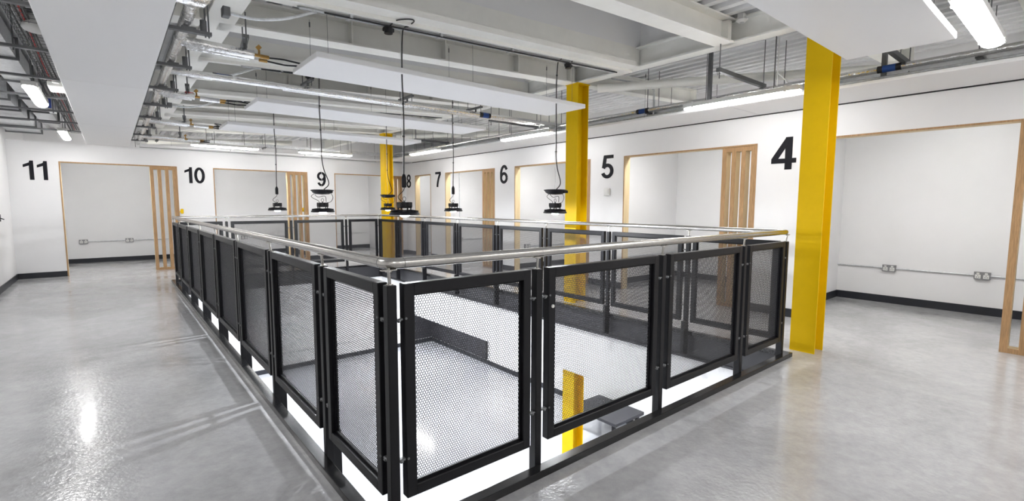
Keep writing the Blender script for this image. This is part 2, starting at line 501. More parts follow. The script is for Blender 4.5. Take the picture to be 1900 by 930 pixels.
b = MB(); b.tube(smooth_path([(4.22, 2.62, 2.85), (4.9, 1.80, 2.885), (5.7, .85, 2.92), (6.7, -.3, 2.96)]), .055, 14)
tag(b.build('brace_tube', 'beam'), 'cream diagonal round brace under the roof right of the middle yellow column', 'brace')
b = MB(); b.tube([(4.25, 8.5, 2.85), (6.7, 6.4, 2.95)], .055, 12)
tag(b.build('brace_tube', 'beam'), 'cream diagonal round brace behind the farthest yellow column', 'brace')
b = MB(); b.tube([(-.1, 11.5, 2.66), (.9, 10.9, 2.70), (2.6, 10.6, 2.77)], .055, 12)
tag(b.build('brace_tube', 'beam'), 'cream round brace above the far partition wall', 'brace')

# ---------------- yellow columns


def column(yc, z0, z1, label, below=False):
    x0, x1, w = 3.98, 4.19, .206
    o = empty('steel_column', ((x0+x1)/2, yc, z0))
    b = MB(); b.box(x0, x0+.0125, yc-w/2, yc+w/2, z0, z1); b.box(x1-.0125, x1, yc-w/2, yc+w/2, z0, z1)
    b.box(x0+.0125, x1-.0125, yc-.005, yc+.005, z0, z1)
    b.build('column_shaft', 'yellow', o)
    if not below:
        b = MB(); b.box(x0-.01, x1+.01, yc-w/2-.01, yc+w/2+.01, z1, z1+.012); b.build('cap_plate', 'yellow', o)
    tag(o, label, 'column'); return o


column(-.064, 0, 2.905, 'yellow steel column at the near right corner of the balustrade')
column(2.845, 0, 2.905, 'yellow steel column behind the right side of the balustrade, middle one')
column(8.68, 0, 2.905, 'yellow steel column by the far right corner of the balustrade')
for y, lab in ((2.845, 'yellow steel column on the storey below seen through the near balustrade'), (8.68, 'yellow steel column on the storey below near its far wall')):
    column(y, ZL, -.862, lab, True)

# ================================================================= TIMBER LININGS AND SLATTED SCREENS


def lining(kind, a, c, num):
    """thin plywood lining around one booth opening; a..c along the wall"""
    lo, hi = min(a, c), max(a, c); e = .018; b = MB()
    P = .004   # stands proud of the plaster
    if kind == 'R':
        f = lambda u0, u1, z0, z1, d0, d1, mi: b.box(XR+d0, XR+d1, u0, u1, z0, z1, mi)
    else:
        f = lambda u0, u1, z0, z1, d0, d1, mi: b.box(u0, u1, YB+d0, YB+d1, z0, z1, mi)
    for u0, u1, z0, z1 in ((lo, lo+e, 0, ZT), (hi-e, hi, 0, ZT), (lo+e, hi-e, ZT-e, ZT)):
        f(u0, u1, z0, z1, 0, TH, 0); f(u0, u1, z0, z1, -P, 0, 1)
    o = b.build('opening_lining', ['ply', 'plyedge'])
    tag(o, 'plywood lining around the opening of booth %s' % NW[num], 'door frame'); return o


def screen(kind, a, c, num, extra=''):
    """slatted timber screen filling one end of an opening: a = free edge, c = jamb side"""
    s = 1 if c > a else -1
    lo = min(a, c)
    if kind == 'R': o = empty('slatted_screen', (XR+TH/2, (a+c)/2, 0))
    else: o = empty('slatted_screen', ((a+c)/2, YB+TH/2, 0))

    def bx(b, u0, u1, z0, z1):
        u0, u1 = min(u0, u1), max(u0, u1)
        d0, d1 = .004, .122
        for q0, q1, mi in ((d0, d0+.004, 1), (d0+.004, d1-.004, 0), (d1-.004, d1, 1)):
            if kind == 'R': b.box(XR+q0, XR+q1, u0, u1, z0, z1, mi)
            else: b.box(u0, u1, YB+q0, YB+q1, z0, z1, mi)
    wdt = abs(c-a); zt = ZT-.02; rail = .055
    b = MB(); bx(b, a, c, zt-rail, zt); b.build('top_rail', ['ply', 'plyedge'], o)
    b = MB(); bx(b, a, c, .0, .045); b.build('bottom_rail', ['ply', 'plyedge'], o)
    sw = .055; n = 4; pitch = (wdt-sw)/3
    for i in range(4):
        b = MB(); u = a + s*i*pitch; bx(b, u, u+s*sw, .045, zt-rail)
        b.build('slat', ['ply', 'plyedge'], o)
    tag(o, 'slatted plywood screen at the right end of booth %s opening%s' % (NW[num], extra), 'screen', 'slatted screens in the booth openings')
    return o


for n, (a, c) in RO.items(): lining('R', a, c, n)
for n, (a, c) in BO.items(): lining('B', a, c, n)
for n in (7, 6, 5, 4): screen('R', RO[n][1]+.445, RO[n][1]+.019, n)
for n in (11, 10, 9): screen('B', BO[n][1]-.445, BO[n][1]-.019, n)

# ================================================================= DIGITS
GL = {
 '1': ([('p', [(.10, 0), (.27, 0), (.27, 1), (.13, 1), (.10, .88), (.10, .75)]),
        ('p', [(.11, .74), (.11, .90), (-.13, .78), (-.13, .64)]), ('p', [(.105, .74), (.20, .74), (.20, 1), (.13, 1), (.105, .90)])], .27),
 '0': ([('s', arc(.28, .5, .205, .425, 0, 360, 40), .155)], .56),
 '4': ([('p', [(.33, 0), (.50, 0), (.50, 1), (.33, 1)]), ('p', [(0, .20), (.60, .20), (.60, .345), (0, .345)]),
        ('p', [(0, .345), (.17, .345), (.40, .80), (.40, 1), (.345, 1)])], .6),
 '5': ([('p', [(.10, .855), (.53, .855), (.53, 1), (.10, 1)]), ('p', [(.10, 1), (.245, 1), (.185, .50), (.02, .46)]),
        ('s', arc(.26, .325, .205, .245, 150, -160, 36), .15)], .56),
 '6': ([('s', arc(.285, .31, .20, .235, 0, 360, 36), .15), ('s', [(.085, .36)] + arc(.30, .50, .22, .425, 170, 35, 18), .15)], .57),
 '7': ([('p', [(0, .85), (.54, .85), (.54, 1), (0, 1)]), ('s', [(.50, .90), (.42, .76), (.33, .58), (.265, .38), (.225, .18), (.21, 0)], .165)], .54),
 '8': ([('s', arc(.28, .735, .175, .19, 0, 360, 32), .145), ('s', arc(.28, .285, .205, .21, 0, 360, 36), .15)], .56),
 '9': ([('s', arc(.285, .69, .20, .235, 0, 360, 36), .15), ('s', [(.485, .64)] + arc(.27, .50, .22, .425, -10, -145, 18), .15)], .57),
}


def number(txt, kind, u0, z0, hgt, wfac, gap, label):
    b = MB(); u = 0
    for ch in txt:
        parts, w = GL[ch]
        if kind == 'B': fn = lambda p, q, d, uu=u: (u0+(p+uu)*hgt*wfac, YB-.001-d, z0+q*hgt)
        else: fn = lambda p, q, d, uu=u: (XR-.001-d, u0-(p+uu)*hgt*wfac, z0+q*hgt)
        for k, pt in enumerate(parts):
            if pt[0] == 'p': b.poly(pt[1], fn, .003+.0006*k)
            else: b.ribbon(pt[1], pt[2], fn, .003+.0006*k)
        u += w+gap
    o = b.build('wall_number', 'digit'); tag(o, label, 'number')
    return o


number('11', 'B', -1.895, 1.745, .335, 1.0, .255, 'black number eleven painted on the far wall at its left end')
number('10', 'B', .45, 1.757, .327, 1.02, .10, 'black number ten painted on the far wall')
number('9', 'B', 3.05, 1.762, .345, 1.08, 0, 'black number nine painted on the far wall')
number('8', 'R', 10.245, 1.775, .355, 1.25, 0, 'black number eight on the right wall next to the far corner')
number('7', 'R', 8.745, 1.757, .365, 1.30, 0, 'black number seven painted on the right wall')
number('6', 'R', 6.175, 1.757, .375, 1.20, 0, 'black number six painted on the right wall')
number('5', 'R', 3.505, 1.752, .373, 1.22, 0, 'black number five painted on the right wall')
number('4', 'R', .87, 1.752, .378, 1.22, 0, 'black number four painted on the right wall beside the nearest yellow column')

# ================================================================= BALUSTRADE
HP, DP = .0118, .00525          # hole pitch and hole radius
ZB, ZP = .145, 1.020           # panel bottom and top


def perforated(w, parent):
    """steel sheet with staggered round holes, 2 mm thick"""
    import numpy as np
    x0, x1, z0, z1 = .035, w-.035, ZB+.035, ZP-.035
    rowh = HP*math.sqrt(3)/2
    cs = []
    nz = int((z1-z0)/rowh)
    for r in range(nz):
        z = z0 + rowh*(r+.5); off = HP/2 if r % 2 else 0
        nx = int((x1-x0-off)/HP)
        for c in range(nx): cs.append((x0+off+HP*(c+.5), z))
    cs = np.array(cs); n = 12; a = np.arange(n)*2*PI/n + PI/6
    R = HP/2/math.cos(PI/6)
    rad = np.where(np.arange(n) % 2 == 0, R, HP/2)
    outer = np.stack([rad*np.cos(a), rad*np.sin(a)], 1)
    # rotate so that the flat sides face neighbours in the row
    ang = 0
    inner = np.stack([DP*np.cos(a), DP*np.sin(a)], 1)
    m = len(cs); t = .0017; y = .012
    V = np.zeros((m, 36, 3))
    for k, (s, yy) in enumerate(((outer, y), (inner, y), (inner, y+t))):
        V[:, k*12:(k+1)*12, 0] = cs[:, None, 0]+s[None, :, 0]
        V[:, k*12:(k+1)*12, 2] = cs[:, None, 1]+s[None, :, 1]
        V[:, k*12:(k+1)*12, 1] = yy
    q = []
    for j in range(12):
        j2 = (j+1) % 12
        q.append((j, j2, 12+j2, 12+j)); q.append((12+j, 12+j2, 24+j2, 24+j))
    q = np.array(q); Fq = (q[None]+(np.arange(m)*36)[:, None, None]).reshape(-1, 4)
    me = D.meshes.new('perforated_sheet')
    me.vertices.add(m*36); me.vertices.foreach_set('co', V.reshape(-1))
    nf = len(Fq); me.loops.add(nf*4); me.loops.foreach_set('vertex_index', Fq.reshape(-1).astype(np.int32))
    me.polygons.add(nf); me.polygons.foreach_set('loop_start', np.arange(nf, dtype=np.int32)*4)
    me.update(calc_edges=True); me.materials.append(M['sheet'])
    o = D.objects.new('perforated_sheet', me); COL.objects.link(o); o.parent = parent
    return o


SIDE = {}
for nm, lab in (('near', 'black perforated balustrade along the near edge of the void, facing the camera'),
                ('left', 'black perforated balustrade along the left edge of the void beside the left walkway'),
                ('right', 'black perforated balustrade along the right edge of the void beside the yellow columns'),
                ('far', 'black perforated balustrade along the far edge of the void')):
    SIDE[nm] = tag(empty('balustrade', (0, 0, 0)), lab, 'balustrade')


def make_panel(w, side, reflector=False):
    fw, y0, y1 = .046, -.020, .022
    b = MB()
    b.cbox(0, fw, y0, y1, ZB, ZP); b.cbox(w-fw, w, y0, y1, ZB, ZP)
    b.cbox(fw-.003, w-fw+.003, y0, y1, ZP-fw, ZP); b.cbox(fw-.003, w-fw+.003, y0, y1, ZB, ZB+fw)
    # inner bead holding the sheet
    for p, q in (((fw, .004, ZB+fw+.004), (w-fw, .004, ZB+fw+.004)), ((fw, .004, ZP-fw-.004), (w-fw, .004, ZP-fw-.004)),
                 ((fw+.004, .004, ZB+fw), (fw+.004, .004, ZP-fw)), ((w-fw-.004, .004, ZB+fw), (w-fw-.004, .004, ZP-fw))):
        b.bar(p, q, .009, .009)
    o = b.build('panel_frame', 'black', SIDE[side], local=True)
    perforated(w, o)
    for x, s in ((0, -1), (w, 1)):
        for z in (.88, .31):
            b = MB()
            b.bar((x-s*.004, .0, z), (x+s*.043, .0, z), .016, .006)
            b.tube([(x+s*.004, -.010, z), (x+s*.040, -.010, z)], .005, 8)
            b.tube([(x+s*.014, -.012, z-.004), (x+s*.024, -.012, z-.004)], .007, 8)
            b.tube([(x-s*.006, -.024, z+.004), (x-s*.006, -.019, z+.004)], .005, 8)
            b.build('bracket', 'galvdark', o, local=True)
    return o


PO = .007     # panels and posts sit just inside the kerb


def post(x, y, side, ox, oy):
    b = MB(); h = .020
    cx, cy = x+ox, y+oy
    b.cbox(cx-h, cx+h, cy-h, cy+h, -.2, 1.018, .003)
    gx, gy = (ox > 0)-(ox < 0), (oy > 0)-(oy < 0)
    if side in ('left', 'right'): b.cbox(min(cx, cx+gx*.06), max(cx, cx+gx*.06), cy-.018, cy+.018, -.19, .15, .002)
    else: b.cbox(cx-.018, cx+.018, min(cy, cy+gy*.03), max(cy, cy+gy*.03), -.19, .12, .002)
    o = b.build('post', 'black', SIDE[side])
    b = MB(); b.tube([(cx, cy, 1.014), (x, y, 1.085)], .0065, 12); b.tube([(cx, cy, 1.016), (cx, cy, 1.022)], .013, 12)
    b.tube([(x, y, 1.070), (x, y, 1.078)], .014, 12)
    ax = Vector((1, 0, 0)) if side in ('near', 'far') else Vector((0, 1, 0))
    b.bar(Vector((x, y, 1.077))-ax*.03, Vector((x, y, 1.077))+ax*.03, .022, .004)
    s = b.build('stem', 'steel', o); s['label'] = 'stainless steel stem'
    return o


NX = [0, .771, 1.824, 2.905, W]
NF = [0, .785, 1.875, 2.95, W]
NL = [0, .765, 1.80, 2.88, 3.965, 5.08, 6.20, 7.34, L]
NR = [0, .92, 1.94, 3.01, 4.07, 5.17, 6.27, 7.36, L]
ordn = ['first', 'second', 'third', 'fourth', 'fifth', 'sixth', 'seventh', 'eighth', 'ninth']
post(0, 0, 'near', PO, PO); post(W, 0, 'near', -PO, PO); post(0, L, 'far', PO, -PO); post(W, L, 'far', -PO, -PO)
for x in NX[1:-1]: post(x, 0, 'near', 0, PO)
for x in NF[1:-1]: post(x, L, 'far', 0, -PO)
for y in NL[1:-1]: post(0, y, 'left', PO, 0)
for y in NR[1:-1]: post(W, y, 'right', -PO, 0)
G = .062
protos = {}


def place_panel(w, loc, rz, side):
    key = round(w, 3)
    if key not in protos:
        o = protos[key] = make_panel(w, side)
    else:
        o = protos[key].copy(); COL.objects.link(o); o.parent = SIDE[side]
        for ch in [k for k in kids(protos[key]) if k.name.split('.')[0] != 'button']:
            c = ch.copy(); COL.objects.link(c); c.parent = o
    o.location = loc; o.rotation_euler = (0, 0, rz)
    return o


def bay(a, c):
    """snap the panel width to a few stock sizes, centred in its bay"""
    w = round((c-a-2*G)/.03)*.03; return w, (a+c-w)/2, (a+c+w)/2


for i in range(4):
    w, p, q = bay(NX[i], NX[i+1])
    o = place_panel(w, (p, PO-.002, 0), 0, 'near')
    if i == 1:
        b = MB(); b.tube([(.024, -.026, .828), (.024, -.0195, .828)], .0085, 16)
        r = b.build('button', 'plastic', o, local=True); r['label'] = 'round white button'
    w, p, q = bay(NF[i], NF[i+1]); place_panel(w, (q, L-PO, 0), PI, 'far')
for i in range(8):
    w, p, q = bay(NL[i], NL[i+1]); place_panel(w, (PO-.002, q, 0), -PI/2, 'left')
    w, p, q = bay(NR[i], NR[i+1]); place_panel(w, (W-PO, p, 0), PI/2, 'right')
# handrail: closed brushed tube loop with bent corners
rr = .05; zr = 1.1
loop = []
for cx, cy, a0 in ((rr, rr, 180), (W-rr, rr, 270), (W-rr, L-rr, 0), (rr, L-rr, 90)):
    for k in range(5): loop.append((cx+rr*math.cos(math.radians(a0+22.5*k)), cy+rr*math.sin(math.radians(a0+22.5*k)), zr))
loop.append(loop[0])
b = MB()
R_ = .0218; n = 20; k = len(loop)-1
vs = []
for i in range(k):
    p = Vector(loop[i]); d = (Vector(loop[(i+1) % k])-Vector(loop[i-1])).normalized(); side = d.cross(Vector((0, 0, 1)))
    for j in range(n):
        a = 2*PI*j/n; vs.append(p+side*R_*math.cos(a)+Vector((0, 0, R_*math.sin(a))))
b.add(vs, [(i*n+j, i*n+(j+1) % n, ((i+1) % k)*n+(j+1) % n, ((i+1) % k)*n+j) for i in range(k) for j in range(n)], True)
hr = empty('handrail', (0, 0, 1.1)); tag(hr, 'brushed stainless steel handrail running around the void on top of the black posts', 'handrail')
b.build('rail_tube', 'steel', hr)
b = MB()
for x, y, ax in ((rr+.01, 0, 0), (0, rr+.01, 1), (W-rr-.01, 0, 0), (W, rr+.01, 1), (rr+.01, L, 0), (0, L-rr-.01, 1), (W-rr-.01, L, 0), (W, L-rr-.01, 1)):
    d = Vector((1, 0, 0)) if ax == 0 else Vector((0, 1, 0)); c = Vector((x, y, zr))
    b.tube([c-d*.0012, c+d*.0012], R_+.0004, 20)
b.build('joint_ring', 'galvdark', hr)['label'] = 'thin dark joints beside the bent corners'

# ================================================================= SUSPENDED RAFTS


def raft(x0, x1, y0, y1, z, label, wires=None, joints=(), axis='x', t=.045, ztop=None):
    o = empty('ceiling_raft', ((x0+x1)/2, (y0+y1)/2, z))
    g = .010
    cuts = [x0 if axis == 'x' else y0] + list(joints) + [x1 if axis == 'x' else y1]
    for i in range(len(cuts)-1):
        b = MB(); c0 = cuts[i]+(g if i else 0); c1 = cuts[i+1]
        if axis == 'x': b.cbox(c0, c1, y0, y1, z, z+t, .004)
        else: b.cbox(x0, x1, c0, c1, z, z+t, .004)
        b.build('raft_board', 'raft', o)
    for (wx, wy) in (wires or []):
        b = MB(); zt = ztop or roofz(wx, .1)
        b.tube([(wx, wy, z+t), (wx, wy, zt)], .0016, 5); b.tube([(wx, wy, zt-.06), (wx, wy, zt-.02)], .006, 6)
        b.build('hanging_wire', 'galvdark', o)
    for c in joints:
        b = MB()
        if axis == 'x': b.box(c+.0005, c+g-.0005, y0+.004, y1-.004, z+.006, z+t-.004)
        else: b.box(x0+.004, x1-.004, c+.0005, c+g-.0005, z+.006, z+t-.004)
        b.build('joint_strip', 'black', o)['label'] = 'dark joint between two boards'
    tag(o, label, 'ceiling panel'); return o


def wires(x0, x1, y0, y1, n=3):
    return [(x0+.12+(x1-x0-.24)*i/(n-1), y) for i in range(n) for y in (y0+.1, y1-.1)]


ZR = 2.42
raft(.45, 3.42, 2.10, 2.72, ZR, 'long white hanging ceiling panel, front one of the three over the void', wires(.45, 3.42, 2.10, 2.72))
raft(.47, 3.50, 4.10, 4.75, ZR, 'long white hanging ceiling panel, middle one of the three over the void', wires(.47, 3.5, 4.10, 4.75))
raft(.50, 3.50, 6.02, 6.67, ZR, 'long white hanging ceiling panel, rear one of the three over the void', wires(.5, 3.5, 6.02, 6.67))
raft(.50, 3.545, -1.02, -.40, ZR, 'white hanging ceiling panel in front of the top of the nearest yellow column', wires(.5, 3.5, -1.02, -.4))
raft(-1.08, -.46, -2.6, YB-.03, ZR, 'long white ceiling panel strip over the left walkway', [(x, y) for x in (-1.0, -.54) for y in (0, 2, 4, 6, 8, 10)], (-1.9, 1.1, 4.2, 7.25), 'y')
raft(4.60, XR-.012, YN+.3, YB-.4, 2.432, 'white ceiling panel strip over the right walkway along the wall', [(4.68, y) for y in (-2, 0, 2.2, 4, 6, 8)], (-2.0, 1.03, 4.08, 7.1), 'y', .03)
raft(-.3, 4.55, YB-.30, YB-.03, 2.432, 'narrow white ceiling panel strip along the top of the far wall', [(x, YB-.2) for x in (.2, 1.8, 3.4)], (1.2, 2.7), 'x', .03)

b = MB(); b.box(XR-.0115, XR-.0005, YN+.3, YB-.4, 2.418, 2.430)  # dark strip stands in for the shade in the open gap at the wall
o = b.build('shadow_gap_strip', 'black'); tag(o, 'thin black strip drawn as the shadow gap between the right ceiling strip and the wall', 'shadow_gap')
b = MB(); b.box(-.3, 4.55, YB-.029, YB-.0005, 2.4255, 2.431)  # shade of the far wall gap, likewise drawn as a dark strip
o = b.build('shadow_gap_strip', 'fascia'); tag(o, 'thin dark strip drawn as the shadow gap along the top of the far wall', 'shadow_gap')

# ================================================================= LIGHT FITTINGS


def batten(x, y, z, ln, rz, label, w=.105, ztop=None, m='tube'):
    """lit weatherproof batten, bottom at z"""
    o = empty('batten_light', (x, y, z), rz)
    b = MB(); h = ln/2
    # diffuser: rounded trough with tapered ends
    def ring(xx, sc):
        return [(xx, sc*w/2*math.cos(a), .036-sc*.030*math.sin(a)) for a in [PI*k/8 for k in range(9)]]
    secs = [(-h, .55), (-h+.05, .95), (-h+.10, 1), (h-.10, 1), (h-.05, .95), (h, .55)]
    vs = []
    for xx, sc in secs: vs += ring(xx, sc)
    fs = [(i*9+j, i*9+j+1, (i+1)*9+j+1, (i+1)*9+j) for i in range(len(secs)-1) for j in range(8)]
    fs += [tuple(range(8, -1, -1)), tuple(range(45, 54))]
    b.add(vs, fs, True)
    b.build('diffuser', m, o, local=True)['label'] = 'glowing white diffuser'
    b = MB(); b.cbox(-h, h, -w/2-.002, w/2+.002, .036, .085, .006)
    for s in (-1, 1):
        b.box(s*(h-.12)-.012, s*(h-.12)+.012, -w/2-.006, w/2+.006, .030, .095)
    b.build('housing', 'plastic', o, local=True)
    for s in (-1, 1):
        b = MB(); zt = (ztop or roofz(x, .2))-z
        b.tube([(s*(h-.25), 0, .09), (s*(h-.25), 0, zt)], .004, 6)
        b.build('hanging_rod', 'galvdark', o, local=True)
    tag(o, label, 'light', 'lit strip lights under the roof'); return o


LZ = 2.40
batten(4.40, -2.9, LZ, 1.22, PI/2, 'unseen strip light added over the right walkway behind the camera')  # extra fitting out of view, raises the ambient light
batten(4.39, .83, LZ, 1.22, PI/2, 'lit strip light over the right walkway between the near and middle yellow columns')
batten(4.46, 4.33, LZ, 1.22, PI/2, 'lit strip light over the right walkway just behind the middle yellow column')
batten(4.42, 7.55, LZ, 1.22, PI/2, 'lit strip light at the far end of the right walkway')
batten(1.0, 9.22, LZ, 1.14, 0, 'lit strip light before the far wall, left one of the two near number ten')
batten(2.92, 9.22, LZ, 1.14, 0, 'lit strip light before the far wall, right one of the two near number nine')
batten(3.38, -1.15, LZ, 1.2, 0, 'lit strip light beside the white panel at the top right corner', .12)
batten(.6, -2.9, LZ, 1.22, 0, 'unseen strip light added over the near walkway behind the camera')  # added behind the view for more bounce light
batten(2.6, -2.9, LZ, 1.22, 0, 'unseen strip light added over the near walkway behind the camera, further right')  # another unseen extra for bounce light
batten(-1.33, -2.6, LZ, 1.22, PI/2, 'unseen strip light added over the left walkway behind the camera')  # out of frame, put in to lift the ambient level
batten(-1.33, 1.35, LZ, 1.22, PI/2, 'lit strip light over the left walkway beside the camera')
batten(-1.33, 5.44, LZ, 1.22, PI/2, 'lit strip light over the left walkway between the grey ducts')
batten(-1.31, 9.15, LZ, 1.22, PI/2, 'lit strip light at the far end of the left walkway')
for y, lab in ((-.6, 'four'), (2.1, 'five'), (4.7, 'six'), (7.3, 'seven'), (9.4, 'eight')):  # added lamps hidden above the opening heads, brighten the booth interiors
    batten(XR+TH+.16, y, 2.27, .5 if y > 9 else 1.2, PI/2, 'unseen strip light added inside booth %s above its opening' % lab, m='boothfill')
for x, lab in ((-.7, 'eleven'), (1.9, 'ten'), (4.3, 'nine')):  # same hidden added lamps for the far booths
    batten(x, YB+TH+.16, 2.27, 1.2, 0, 'unseen strip light added inside booth %s above its opening' % lab, m='boothfill')
for x, y, rz, lab in ((5.4, 2.0, PI/2, 'near its right wall, nearest of three'), (5.4, 6.2, PI/2, 'near its right wall, middle of three'), (5.4, 9.8, PI/2, 'near its right wall, farthest of three'),  # unseen lamps added to light the storey below and bounce up the void
                      (1.8, 9.9, 0, 'beyond the far edge of the void'), (-1.1, 3.0, PI/2, 'left of the void, nearer one'), (-1.1, 7.0, PI/2, 'left of the void, farther one')):
    batten(x, y, -.98, 1.4, rz, 'unseen strip light added under the lower ceiling ' + lab, .12, -.862, 'lowfill')


def highbay(x, y, kind, cabtop, label):
    """round high bay fitting hanging on chain and cable. kind: stick or disc"""
    zb = 1.235
    o = empty('high_bay_light', (x, y, zb))
    R = .13
    b = MB(); b.lathe([(.118, .0), (R, .004), (R, .010), (.112, .036), (.05, .042), (.0, .043)], (x, y, zb), 40)
    for k in range(40):
        a = 2*PI*k/40; c, s = math.cos(a), math.sin(a)
        b.bar((x+.06*c, y+.06*s, zb+.040), (x+.119*c, y+.119*s, zb+.031), .003, .016)
    b.build('lamp_body', 'blackplastic', o)
    b = MB(); b.lathe([(.0, -.016), (.022, -.014), (.036, -.008), (.042, .001), (.0, .001)], (x, y, zb), 24)
    b.build('lens', 'lens', o)['label'] = 'glowing white lens'
    b = MB(); b.lathe([(.0, -.003), (.115, -.002), (.115, .001), (.0, .001)], (x, y, zb), 32); b.build('reflector_plate', 'plastic', o)
    b = MB(); b.cbox(x-.055, x+.055, y-.042, y+.042, zb+.06, zb+.10, .006)
    for sx in (-1, 1): b.cbox(x+sx*.03-.022, x+sx*.03+.022, y-.05, y+.05, zb+.072, zb+.112, .004)
    for sx in (-1, 1):
        for sy in (-1, 1): b.tube([(x+sx*.045, y+sy*.03, zb+.03), (x+sx*.045, y+sy*.03, zb+.065)], .006, 8)
    b.build('driver_box', 'blackplastic', o)
    b = MB(); b.tube([(x, y, zb+.10), (x, y, zb+.125)], .009, 10)
    b.tube([(x+.015*math.cos(t), y, zb+.14+.018*math.sin(t)) for t in [2*PI*i/16 for i in range(17)]], .0028, 6)
    b.build('hook', 'galvdark', o)
    if kind == 'stick':
        zc = 1.50
        b = MB(); b.lathe([(.0, 0), (.018, .002), (.021, .01), (.021, .085), (.010, .115), (.0, .118)], (x, y, zc-.03), 16)
        b.build('inline_driver', 'blackplastic', o)
        b = MB(); b.tube(smooth_path([(x+.004, y, zc-.03), (x-.012, y, zc-.06), (x-.055, y, zc-.10), (x-.05, y, zc-.125), (x-.01, y, zb+.11)]), .0035, 6)
        b.build('flex_cable', 'cable', o)
        b = MB(); b.tube([(x, y, zc-.03), (x+.008, y, zc-.08), (x+.012, y, zc-.11), (x+.002, y, zb+.155)], .0016, 5); b.build('chain', 'galv', o)
        ztop0 = zc+.085
    else:
        zd = 1.44
        b = MB(); b.lathe([(.0, 0), (.075, .004), (.105, .022), (.118, .04), (.126, .044), (.126, .052), (.10, .056), (.0, .058)], (x, y, zd), 36)
        b.cbox(x+.02, x+.08, y-.119, y-.10, zd+.015, zd+.045, .004)
        b.build('battery_disc', 'blackplastic', o)
        b = MB(); b.tube([(x-.004, y, zd), (x-.008, y, zd-.03), (x, y, zb+.155)], .0016, 5); b.tube([(x+.006, y, zd), (x+.009, y, zd-.03), (x, y, zb+.155)], .0016, 5)
        b.tube([(x, y, zd+.05), (x-.010, y, zd+.09), (x, y, zd+.13), (x+.010, y, zd+.09), (x, y, zd+.05)], .002, 5)
        b.tube([(x, y, zd+.13), (x, y, zd+.26)], .0022, 5)
        b.build('chain', 'galv', o)
        b = MB(); b.tube(smooth_path([(x-.09, y, zd+.01), (x-.125, y, zd-.02), (x-.10, y, zd-.045), (x-.05, y, zd-.07), (x-.035, y, zb+.11)]), .003, 6)
        b.tube(smooth_path([(x+.09, y-.02, zd+.02), (x+.115, y-.02, zd-.03), (x+.09, y-.02, zd-.08), (x+.05, y-.01, zb+.11)]), .003, 6)
        b.tube(smooth_path([(x-.09, y-.01, zd), (x-.06, y-.03, zd-.03), (x+.02, y-.03, zd-.02), (x+.035, y-.02, zb+.12)]), .003, 6)
        b.build('flex_cable', 'cable', o)
        ztop0 = None
    # long cable and the loop at the top
    bx, by, bz = cabtop
    zt = bz
    off = .05 if kind == 'disc' else 0
    pts = []
    if kind == 'disc':
        pts = [(x+.02, y, 1.50), (x+.07, y, 1.545), (x+.075, y, 1.60), (x+.03, y, 1.72), (x+.008, y, 1.85)]
    else:
        pts = [(x, y, ztop0)]
    zz = 2.0
    while zz < bz-.14:
        pts.append((x+.004*math.sin(zz*7)+.004, y, zz)); zz += .22
    lo = -.26 if kind == 'stick' else -.12
    pts += [(x+.002, y-.02, bz-.02), (x, y+lo*.5, bz-.005), (x-.02, y+lo, bz-.008), (x*.5+bx*.5, y+lo*1.05, bz-.008), (bx, by+lo*.5, bz-.01), (bx, by, bz-.03)]
    b = MB(); b.tube(smooth_path(pts, 6), .0055, 8)
    zz = 1.9
    while zz < bz-.1: b.box(x-.007, x+.012, y-.007, y+.007, zz, zz+.012); zz += .27
    b.build('supply_cable', 'cable', o)
    b = MB(); k = 0; zz = (1.70 if kind == 'disc' else 1.60)
    b.tube([(x-.007, y, zz), (x-.009, y, bz-.0)], .0019, 5)
    b.build('support_chain', 'galv', o)
    tag(o, label, 'pendant light', 'black pendant lights over the void')
    j = MB(); j.tube([(bx, by, bz-.075), (bx, by, bz-.022)], .034, 16); j.cbox(bx-.045, bx+.045, by-.02, by+.02, bz-.06, bz-.03, .005)
    jo = j.build('junction_box', 'cable'); return o, jo


specs = [(1.16, 2.13, 'stick', (1.02, 2.08, roofz(1.0)), 'black round pendant light, largest of the six, with a stick shaped driver', 'black junction box on the conduit above the nearest pendant light'),
         (2.983, 2.13, 'disc', (3.11, 2.08, roofz(3.1)), 'black pendant light with a disc above it, beside the middle yellow column', 'black junction box by the top of the middle yellow column'),
         (2.896, 4.06, 'stick', (2.80, 4.03, roofz(2.9)), 'small black pendant light hanging in front of booth seven', 'junction box above the white middle panel, right end'),
         (1.104, 4.06, 'disc', (1.0, 4.03, roofz(1.1)), 'black pendant light with a disc above it, hanging below number nine', 'junction box above the white middle panel, left end'),
         (1.099, 6.03, 'stick', (1.0, 6.01, roofz(1.1)), 'leftmost black pendant light, in front of booth ten', 'junction box above the white rear panel, left end'),
         (2.845, 6.03, 'disc', (2.74, 6.01, roofz(2.8)), 'black pendant light with a disc above it, in front of the farthest yellow column', 'junction box above the white rear panel, right end')]
for x, y, kd, top, lab, jl in specs:
    o, jo = highbay(x, y, kd, top, lab); tag(jo, jl, 'junction box')

# ================================================================= SERVICES UNDER THE ROOF


def single(name, mb, m, label, cat, group=None):
    o = mb.build(name, m); tag(o, label, cat, group); return o


